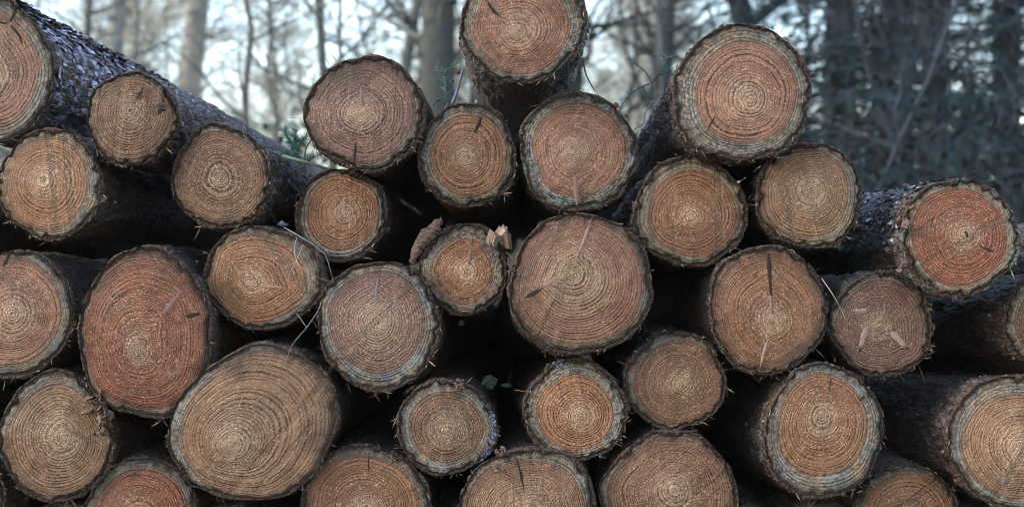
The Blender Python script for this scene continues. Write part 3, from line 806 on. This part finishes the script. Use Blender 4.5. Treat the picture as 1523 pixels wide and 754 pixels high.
def block():
    c0 = at(np.array(742.), np.array(351.), -.005)
    root = empty('wood_chip', c0, 'broken block of pale split wood on the upper right rim of the small middle log', 'wood chip')
    for (u, v, w, h, a, col) in ((746, 349, 17, 22, 28, (.20, .14, .105)), (733, 356, 12, 18, 5, (.17, .12, .09)), (752, 357, 10, 24, -20, (.13, .08, .055))):
        ctr = at(np.array(float(u)), np.array(float(v)), -.005 + random.uniform(-.01, .01))
        rm = np.array(Matrix.Rotation(R(a), 3, 'Y') @ Matrix.Rotation(R(random.uniform(15, 40)), 3, 'Z') @ Matrix.Rotation(R(20), 3, 'X'))
        F0 = np.array([(0, 1, 3, 2), (4, 6, 7, 5), (0, 4, 5, 1), (2, 3, 7, 6), (0, 2, 6, 4), (1, 5, 7, 3)])
        Ps = []; Fs = []; Cs = []
        for q in range(9):
            bx = np.array([(x, y, z) for x in (-1, 1) for y in (-1, 1) for z in (-1, 1)], float)
            hz_ = h * .5 * random.uniform(.7, 1.1)
            bx = bx * np.array([w * .11, 4.5, hz_]) + np.array([(q % 3 - 1) * w * .2 + random.uniform(-.6, .6), (q // 3 - 1) * 6, random.uniform(-2, 2)])
            bx[bx[:, 2] > 0, 2] += np.where(bx[bx[:, 2] > 0, 0] > 0, random.uniform(-4, 1), random.uniform(-2, 3))
            bx += RNG.normal(0, .5, bx.shape)
            Fs.append(F0 + len(Ps) * 8); Ps.append((bx * PX) @ rm.T + ctr); Cs.append(np.tile(np.array(col) * random.uniform(.5, 1.2), (8, 1)))
        P = np.concatenate(Ps); F = np.concatenate(Fs)
        mesh_obj('splinter', P, F, M_DEBRIS, root, attrs={'col': np.concatenate(Cs)}, smooth=False)


block()

# ------------------------------------------------------------------ forest behind
def grow(p, d, L, r, lev, out, rnd, P):
    """recursive bare branch; appends segs (8) to out[min(lev,1)]"""
    n = max(3, int(L / P['seg'][min(lev, len(P['seg']) - 1)]))
    p = np.array(p, float); d = unit(np.array(d, float))
    sl = L / n
    for k in range(n):
        r0 = r * (1 - .8 * k / n); r1 = r * (1 - .8 * (k + 1) / n)
        d = unit(d + np.array([rnd.gauss(0, P['wig'][lev]), rnd.gauss(0, P['wig'][lev]), rnd.gauss(0, P['wig'][lev]) + P['grav'][lev]]))
        q = p + d * sl
        out.append((0 if lev == 0 else 1, *p, *q, r0, r1))
        if lev < P['levels']:
            nb_ = P['kids'][lev]
            nk = int(nb_) + (rnd.random() < nb_ - int(nb_))
            if lev > 0 or p[2] > P['clear']:
                for _ in range(nk):
                    s_ = unit(np.cross(d, [rnd.gauss(0, 1), rnd.gauss(0, 1), rnd.gauss(0, 1)]))
                    dd = unit(d * P['fwd'][lev] + s_)
                    f = rnd.random()
                    ll = L * P['len'][lev] * rnd.uniform(.5, 1.1) * (1 - .45 * k / n)
                    if lev == 0: ll = P['b0'] * rnd.uniform(.5, 1.1) * (1 - .6 * k / n)
                    grow(p + (q - p) * f, dd, ll, max(min(r0 * .55, P['rmax'][lev]), P['rmin']), lev + 1, out, rnd, P)
        p = q


BARE = dict(seg=[.45, .22, .16, .14], wig=[.05, .16, .20, .22], grav=[.02, .02, -.01, -.02], levels=3, kids=[3.0, 1.3, 1.1], clear=1.2,
            fwd=[.55, .9, .9], len=[.3, .5, .55], b0=2.2, rmax=[.035, .014, .008], rmin=.0035)


def bare_tree(name, label, seed, h, r, cb, cc, par=None, lean=(0, 0), leaves=0, group='bare trees standing behind the pile'):
    P = dict(BARE); P.update(par or {})
    out = []; rnd = random.Random(seed)
    grow((0, 0, -.1), (lean[0], lean[1], 1), h, r, 0, out, rnd, P)
    a = np.array(out)
    tr = a[a[:, 0] == 0][:, 1:]; br = a[a[:, 0] == 1][:, 1:]
    root = empty(name, (0, 0, 0), label, 'tree', group)
    V, F = tubes(tr, 12)
    mesh_obj('trunk', V, F, M_TRUNK, root, attrs={'col': np.tile(np.array(cb), (len(V), 1))})
    V, F = tubes(br, 3)
    rng = np.random.default_rng(seed)
    c = np.repeat(np.array(cc)[None] * rng.uniform(.7, 1.3, (len(br), 1)), 6, 0)
    Fs = [F]
    if leaves:
        k = rng.integers(0, len(br), leaves)
        Pl = br[k, 3:6]
        V2, F2 = blades(Pl, rng.normal(0, 1, (leaves, 3)) + np.array([[0, 0, -.8]]), rng.normal(0, 1, (leaves, 3)), rng.uniform(.04, .08, leaves), rng.uniform(.025, .045, leaves))
        Fs.append(F2 + len(V)); V = np.r_[V, V2]
        c = np.r_[c, np.repeat(np.array([[.62, .34, .19]]) * rng.uniform(.6, 1.4, (leaves, 1)), 4, 0)]
    mesh_obj('crown', V, Fs, M_TWIG, root, attrs={'col': c})
    return root


def conifer(label, seed, h, r, spread, n_wh, dens, col, group):
    rnd = random.Random(seed); rng = np.random.default_rng(seed)
    root = empty('spruce_tree', (0, 0, 0), label, 'tree', group)
    segs = []; p = np.array([0, 0, -.1])
    n = 14
    for k in range(n):
        q = p + np.array([rnd.gauss(0, .03), rnd.gauss(0, .03), h / n])
        segs.append((*p, *q, r * (1 - k / n) + .01, r * (1 - (k + 1) / n) + .01)); p = q
    V, F = tubes(segs, 10)
    mesh_obj('trunk', V, F, M_TRUNK, root, attrs={'col': np.tile(np.array([.016, .017, .018]), (len(V), 1))})
    br = []; NP = []; ND = []
    for w in range(n_wh):
        z = .25 + (h - .4) * w / n_wh
        for b in range(rnd.randint(4, 6)):
            a = rnd.uniform(0, TAU); ln = spread * (1 - .85 * z / h) * rnd.uniform(.6, 1.15)
            p = np.array([0, 0, z + rnd.uniform(-.12, .12)]); d = np.array([math.cos(a), math.sin(a), rnd.uniform(-.1, .25)])
            m = max(4, int(ln / .16))
            for k in range(m):
                d = unit(d + np.array([rnd.gauss(0, .08), rnd.gauss(0, .08), -.05 + .04 * (k > m * .6)]))
                q = p + d * ln / m
                br.append((*p, *q, .012 * (1 - k / m) + .003, .012 * (1 - (k + 1) / m) + .003))
                if k > 0:
                    for sd in (-1, 1):
                        if rnd.random() < dens:
                            tl = ln * .28 * (1 - .7 * k / m) * rnd.uniform(.5, 1.2) + .05
                            td = unit(d * .7 + sd * np.cross(d, [0, 0, 1]) + np.array([0, 0, rnd.uniform(-.5, .05)]))
                            br.append((*q, *(q + td * tl), .004, .002))
                            nn = int(tl / .022)
                            f = rng.random(nn)[:, None]
                            NP.append(q + td * tl * f); ND.append(np.tile(td, (nn, 1)) * .8 + rng.normal(0, .75, (nn, 3)))
                p = q
    V, F = tubes(br, 3)
    NP = np.concatenate(NP); ND = np.concatenate(ND)
    V2, F2 = blades(NP, ND, rng.normal(0, 1, NP.shape), rng.uniform(.045, .09, len(NP)), rng.uniform(.009, .018, len(NP)))
    c = np.r_[np.tile(np.array([.022, .022, .022]), (len(V), 1)), np.repeat(np.array([col]) * rng.uniform(.5, 1.5, (len(NP), 1)), 4, 0)]
    mesh_obj('crown', np.r_[V, V2], [F, F2 + len(V)], M_CONIF, root, attrs={'col': c})
    return root


M_TRUNK = simple_material('tree_bark', .8, .2, 14, 1.0, .02)
M_TWIG = simple_material('bare_twigs', .8, .12, 8, .5, .004)
M_CONIF = simple_material('conifer_foliage', .75, .08, 5, .6, .004)


def added_ridge(x, y):  # unseen earth bank, added behind the pile to keep the gaps dark
    e = .18 * np.sin(x * .9 + 1) + .12 * np.sin(x * 2.3)
    return (1.08 + e * .5) * sstep(3.45, 4.3, y + e) * (1 - sstep(4.6, 7.5, y + e))


def gp(u, D):
    """ground point seen in column u at distance D in front of the camera"""
    return Vector(((u - CU) / FPX * D, CAM[1] + D, 0.0))


# prototypes that stand where the photograph shows a distinct trunk
def place(o, u, D, rz=0.0, sc=1.0):
    o.location = gp(u, D); o.rotation_euler = (0, 0, rz); o.scale = (sc,) * 3
    return o


GREY = (.20, .20, .19); TW = (.11, .11, .105)
place(bare_tree('bare_tree', 'stout mottled trunk left of the topmost log with pale crossing branches', 1, 11, .19, (.05, .052, .046), (.17, .165, .145), dict(clear=2.2, b0=1.6)), 640, 11)
place(bare_tree('bare_tree', 'straight grey trunk seen between the topmost and the largest upper right log', 2, 12, .155, (.07, .085, .09), (.08, .085, .085), dict(kids=[2.0, 1.2, 1.0], clear=2.5)), 942, 14.5)
place(bare_tree('bare_tree', 'slim grey trunk close left of the stout mottled trunk', 3, 11, .095, (.10, .105, .10), TW), 584, 15)
place(bare_tree('bare_tree', 'wide pale blurred trunk above the brown logs of the left slope', 4, 14, .30, (.24, .23, .20), (.22, .21, .18)), 276, 23)
place(bare_tree('bare_tree', 'dark grey trunk right behind the crest of the scaly left log', 5, 12, .26, (.16, .165, .16), TW), 172, 25)
place(bare_tree('leaning_tree', 'pale leaning trunk slanting down to the right over the left slope', 6, 9, .13, (.09, .095, .09), (.10, .10, .095), dict(kids=[1.5, 1.2, 1.0])), 330, 13).rotation_euler = (0, R(-38), 0)
place(bare_tree('sapling', 'thin dark crooked sapling over the slope beside the wide pale trunk', 7, 5.5, .034, (.07, .065, .06), (.10, .09, .085), dict(wig=[.13, .2, .2, .2], kids=[1.6, 1.2, 1.0], clear=.8, b0=1.3)), 352, 8.5)
place(bare_tree('sapling', 'thin dark curved stem above the black stained log', 8, 5.5, .026, (.08, .075, .07), (.14, .13, .12), dict(wig=[.08, .2, .2, .2], kids=[2.2, 1.2, 1.0], clear=.8, b0=1.3)), 515, 9)
place(bare_tree('sapling', 'thin straight dark stem just left of the largest upper right log', 9, 7, .045, (.07, .075, .08), (.10, .10, .10), dict(kids=[1.6, 1.1, 1.0])), 993, 11)
place(bare_tree('bare_tree', 'dark trunk partly hidden right of the topmost log', 10, 10, .10, (.028, .034, .038), (.04, .045, .046)), 868, 12.5)
place(bare_tree('bare_tree', 'dark trunk rising just right of the largest upper right log', 12, 12, .13, (.03, .034, .036), (.035, .042, .05)), 1183, 12)
place(bare_tree('bare_tree', 'slender dark trunk in the gloom above the reddish mossy log', 13, 11, .075, (.024, .028, .032), (.03, .038, .048), dict(kids=[2.6, 1.3, 1.1], clear=.6)), 1440, 10)

# the open wood on the left and centre: pale bare trees further and further off
G_FAR = 'pale bare trees far behind the pile'
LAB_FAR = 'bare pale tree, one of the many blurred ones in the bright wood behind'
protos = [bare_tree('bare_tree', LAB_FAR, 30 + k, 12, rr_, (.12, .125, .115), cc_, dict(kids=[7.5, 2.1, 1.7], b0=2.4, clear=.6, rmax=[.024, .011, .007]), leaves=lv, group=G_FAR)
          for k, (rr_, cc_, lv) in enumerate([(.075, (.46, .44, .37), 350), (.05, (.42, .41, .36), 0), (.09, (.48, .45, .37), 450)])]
rnd = random.Random(5)
spots = []
for k in range(27):
    D = rnd.uniform(27, 62)
    u = rnd.uniform(-150, 1060)
    spots.append((u, D))
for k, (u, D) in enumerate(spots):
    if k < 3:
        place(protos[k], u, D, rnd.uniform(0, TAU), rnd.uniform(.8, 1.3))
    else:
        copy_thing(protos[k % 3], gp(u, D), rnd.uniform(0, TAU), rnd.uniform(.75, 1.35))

# slim saplings that lace the open wood
G_SA = 'thin bare saplings lacing the open wood'
LAB_SA = 'thin bare sapling with fine branches, one of many in the open wood behind the pile'
sa = [bare_tree('sapling', LAB_SA, 90 + k, 7, rr_, (.055, .06, .058), (.085, .09, .085), dict(wig=[.09, .2, .22, .22], kids=[3.2, 1.7, 1.4], clear=.5, b0=1.7), group=G_SA) for k, rr_ in enumerate((.028, .04))]
for k in range(13):
    u, D = -60 + 84 * k + rnd.uniform(-30, 30), rnd.uniform(9, 19)
    if k < 2: place(sa[k], u, D)
    else: copy_thing(sa[k % 2], gp(u, D), rnd.uniform(0, TAU), rnd.uniform(.75, 1.2))

# copper-leaved beech scrub in the left distance
G_BE = 'young beeches holding copper leaves'
be = bare_tree('beech_sapling', 'young beech with copper leaves, one of the blurred ones low in the bright wood', 50, 5, .04, (.12, .11, .10), (.42, .38, .31),
               dict(kids=[3.5, 1.6, 1.2], clear=.3, b0=1.7), leaves=1500, group=G_BE)
for k in range(5):
    u, D = rnd.uniform(150, 950), rnd.uniform(16, 34)
    if k == 0: place(be, u, D)
    else: copy_thing(be, gp(u, D), rnd.uniform(0, TAU), rnd.uniform(.7, 1.2))

# the dark spruce thicket on the right
G_SP = 'dark spruces of the thicket on the right'
LAB_SP = 'dark blue green spruce, one of the dense thicket behind the right hand logs'
sp0 = conifer(LAB_SP, 60, 8, .09, 1.9, 36, .85, (.009, .032, .042), G_SP)
sp1 = conifer(LAB_SP, 61, 10, .12, 2.2, 38, .75, (.010, .035, .045), G_SP)
sp_spots = [(1232, 11), (1316, 12.5), (1400, 10.2), (1492, 12), (1575, 10), (1275, 14), (1660, 11.5), (1350, 16), (1290, 22), (1380, 24), (1480, 20), (1600, 23), (1200, 19), (1255, 29), (1350, 31), (1450, 30), (1560, 30), (1680, 18), (1760, 14)]
for k, (u, D) in enumerate(sp_spots):
    if k < 2: place((sp0, sp1)[k], u, D, rnd.uniform(0, TAU))
    else: copy_thing((sp0, sp1)[k % 2], gp(u, D), rnd.uniform(0, TAU), rnd.uniform(.85, 1.2))

# dark bare shrubs in front of the thicket
G_SH = 'leafless shrubs in front of the spruce thicket'
LAB_SH = 'leafless bluish twiggy shrub, one of the tangle in front of the dark spruces'
sh0 = bare_tree('leafless_shrub', LAB_SH, 70, 3.6, .022, (.028, .034, .045), (.035, .046, .066), dict(wig=[.14, .2, .22, .22], kids=[3.4, 1.5, 1.2], clear=.05, b0=1.5), group=G_SH)
sh1 = bare_tree('leafless_shrub', LAB_SH, 71, 4.2, .028, (.022, .027, .036), (.028, .038, .055), dict(wig=[.12, .2, .22, .22], kids=[3.0, 1.5, 1.2], clear=.05, b0=1.6), group=G_SH)
for k in range(12):
    u, D = rnd.uniform(1130, 1680), rnd.uniform(7.5, 12)
    if k < 2: place((sh0, sh1)[k], u, D)
    else: copy_thing((sh0, sh1)[k % 2], gp(u, D), rnd.uniform(0, TAU), rnd.uniform(.7, 1.15))


# undergrowth: low tangle nobody could count, behind the pile
def undergrowth():
    rng = np.random.default_rng(80)
    segs = []; NP = []; 
    n = 2600
    X = rng.uniform(-7, 9, n); Y = rng.uniform(4.2, 11, n)
    for x, y in zip(X, Y):
        hh = rng.uniform(.3, .8) * (1.15 if x > 1.5 else .8)
        p = np.array([x, y, float(added_ridge(x, y)) - .03]); d = np.array([rng.normal(0, .35), rng.normal(0, .35), 1.])
        m = 7
        for k in range(m):
            d = unit(d + np.array([rng.normal(0, .16), rng.normal(0, .16), -.13]))
            q = p + d * hh / m * 1.3
            segs.append((*p, *q, .005 * (1 - k / m) + .002, .005 * (1 - (k + 1) / m) + .002))
            if k > 1:
                for _ in range(3): NP.append(q + rng.normal(0, .06, 3))
            p = q
    V, F = tubes(segs, 3)
    NP = np.array(NP); ND = rng.normal(0, 1, NP.shape)
    V2, F2 = blades(NP, ND, rng.normal(0, 1, NP.shape), rng.uniform(.05, .11, len(NP)), rng.uniform(.025, .05, len(NP)))
    c = np.r_[np.repeat(np.array([[.026, .029, .036]]) * rng.uniform(.6, 1.5, (len(segs), 1)), 6, 0),
              np.repeat(np.where(rng.random((len(NP), 1)) < .3, np.array([[.020, .016, .014]]), np.array([[.009, .019, .021]])) * rng.uniform(.6, 1.4, (len(NP), 1)), 4, 0)]
    o = mesh_obj('undergrowth', np.r_[V, V2], [F, F2 + len(V)], M_CONIF, attrs={'col': c})
    tag(o, 'low dark tangle of brambles and dead leaves behind the log pile', 'undergrowth', kind='stuff')


undergrowth()


def distant_wood():
    rng = np.random.default_rng(91)
    n = 26000
    x = rng.uniform(-75, 26, n); y = rng.uniform(66, 100, n)
    top = 15 + 5 * np.sin(x * .31) + 3 * np.sin(x * .83 + 2)
    z = rng.beta(1.1, 1.5, n) * top
    cl = vnoise(np.stack([x * .22, y * .22, z * .30], 1), 44)
    k = cl > .40
    P = np.stack([x, y, z], 1)[k]
    D = rng.normal(0, 1, P.shape) + np.array([[0, 0, .6]])
    V, F = blades(P, D, rng.normal(0, 1, P.shape), rng.uniform(.35, .95, len(P)), rng.uniform(.10, .26, len(P)))
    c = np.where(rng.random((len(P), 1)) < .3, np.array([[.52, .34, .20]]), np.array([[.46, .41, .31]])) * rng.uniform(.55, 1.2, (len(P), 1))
    tx_ = rng.uniform(-75, 26, 90); ty_ = rng.uniform(66, 100, 90); th_ = rng.uniform(11, 17, 90)
    sg = np.stack([tx_, ty_, 0 * tx_, tx_ + rng.normal(0, .5, 90), ty_, th_, rng.uniform(.14, .26, 90), np.full(90, .04)], 1)
    V2, F2 = tubes(sg, 6)
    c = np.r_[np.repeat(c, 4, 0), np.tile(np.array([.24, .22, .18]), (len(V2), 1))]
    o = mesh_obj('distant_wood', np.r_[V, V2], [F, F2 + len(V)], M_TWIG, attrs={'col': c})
    tag(o, 'pale sunlit wood far off beyond the bare trees on the left', 'wood', kind='stuff')


distant_wood()


# ------------------------------------------------------------------ ground
def ground():
    nb = NB('leaf_litter')
    tc = nb.n('ShaderNodeTexCoord').outputs['Object']
    n1 = nb.noise(tc, 2.0, 5, .6); n2 = nb.noise(tc, 35, 4, .65)
    c = nb.mix(n1, (.018, .015, .012), (.05, .035, .024))
    c = nb.mix(nb.ss(n2, .5, .65), c, (.07, .048, .03))
    m = nb.out(c, .9, .2, n2, .9, .02)
    ax_ = np.concatenate([-np.geomspace(600, 20, 14), np.linspace(-18, 18, 60), np.geomspace(20, 600, 14)])
    X, Y = np.meshgrid(ax_, ax_ + 6)
    Pn = np.stack([X * .35, Y * .35, X * 0], -1)
    dd = np.hypot(X, Y)
    Z = (fbm(Pn, 4, 3) - .5) * .25 * sstep(3.5, 9, np.hypot(X, Y - 1.5)) - .005 + added_ridge(X, Y) * sstep(40, 15, np.abs(X)) * (1 + .25 * (fbm(Pn * 5, 9, 3) - .5))
    V = np.stack([X, Y, Z], -1).reshape(-1, 3)
    n = len(ax_); idx = np.arange(n * n).reshape(n, n)
    F = np.stack([idx[:-1, :-1], idx[:-1, 1:], idx[1:, 1:], idx[1:, :-1]], -1).reshape(-1, 4)
    tag(mesh_obj('ground', V, F, m), 'forest floor of brown leaf litter', 'ground', kind='structure')


ground()

# ------------------------------------------------------------------ air
HAZE = .0006
if HAZE:
    hv = np.array([(x, y, z) for x in (-85, 85) for y in (-9, 108) for z in (-1.5, 27)], float)
    hf = np.array([(0, 1, 3, 2), (4, 6, 7, 5), (0, 4, 5, 1), (2, 3, 7, 6), (0, 2, 6, 4), (1, 5, 7, 3)])
    mh = bpy.data.materials.new('haze'); mh.use_nodes = True
    nt = mh.node_tree; nt.nodes.clear()
    pv_ = nt.nodes.new('ShaderNodeVolumePrincipled'); oo = nt.nodes.new('ShaderNodeOutputMaterial')
    pv_.inputs['Color'].default_value = (.95, .93, .88, 1)
    pv_.inputs['Density'].default_value = HAZE
    pv_.inputs['Anisotropy'].default_value = .2
    nt.links.new(pv_.outputs[0], oo.inputs['Volume'])
    hz = mesh_obj('haze', hv, hf, mh, smooth=False)
    tag(hz, 'thin pale winter haze hanging in the wood', 'haze', kind='stuff')

# ------------------------------------------------------------------ light
SUN_EL, SUN_AZ = R(33), R(-104)     # azimuth clockwise from +Y: veiled low sun on the left, grazing the cut faces
w = bpy.data.worlds.new('World'); S.world = w; w.use_nodes = True
nt = w.node_tree; nt.nodes.clear()
sky = nt.nodes.new('ShaderNodeTexSky'); sky.sky_type = 'NISHITA'; sky.sun_disc = False
sky.sun_elevation = SUN_EL; sky.sun_rotation = SUN_AZ
sky.air_density = 1.3; sky.dust_density = 1.0; sky.ozone_density = 0.3
bg = nt.nodes.new('ShaderNodeBackground'); bg.inputs[1].default_value = .15
ow = nt.nodes.new('ShaderNodeOutputWorld')
nt.links.new(sky.outputs[0], bg.inputs[0]); nt.links.new(bg.outputs[0], ow.inputs[0])
sl = bpy.data.lights.new('sun', 'SUN'); sl.energy = 0.6; sl.angle = R(18); sl.color = (1, .89, .75)
so = bpy.data.objects.new('sun', sl); COL.objects.link(so)
sd = Vector((math.sin(SUN_AZ) * math.cos(SUN_EL), math.cos(SUN_AZ) * math.cos(SUN_EL), math.sin(SUN_EL)))
so.rotation_euler = sd.to_track_quat('Z', 'Y').to_euler()
so.location = (-5, 5, 9)

vs = S.view_settings
vs.view_transform = 'Standard'; vs.look = 'None'; vs.gamma = 1.0; vs.use_curve_mapping = False
vs.exposure = 2.3
S.cycles.max_bounces = 6; S.cycles.diffuse_bounces = 3; S.cycles.volume_bounces = 1
S.cycles.use_denoising = True; S.cycles.filter_width = 1.0
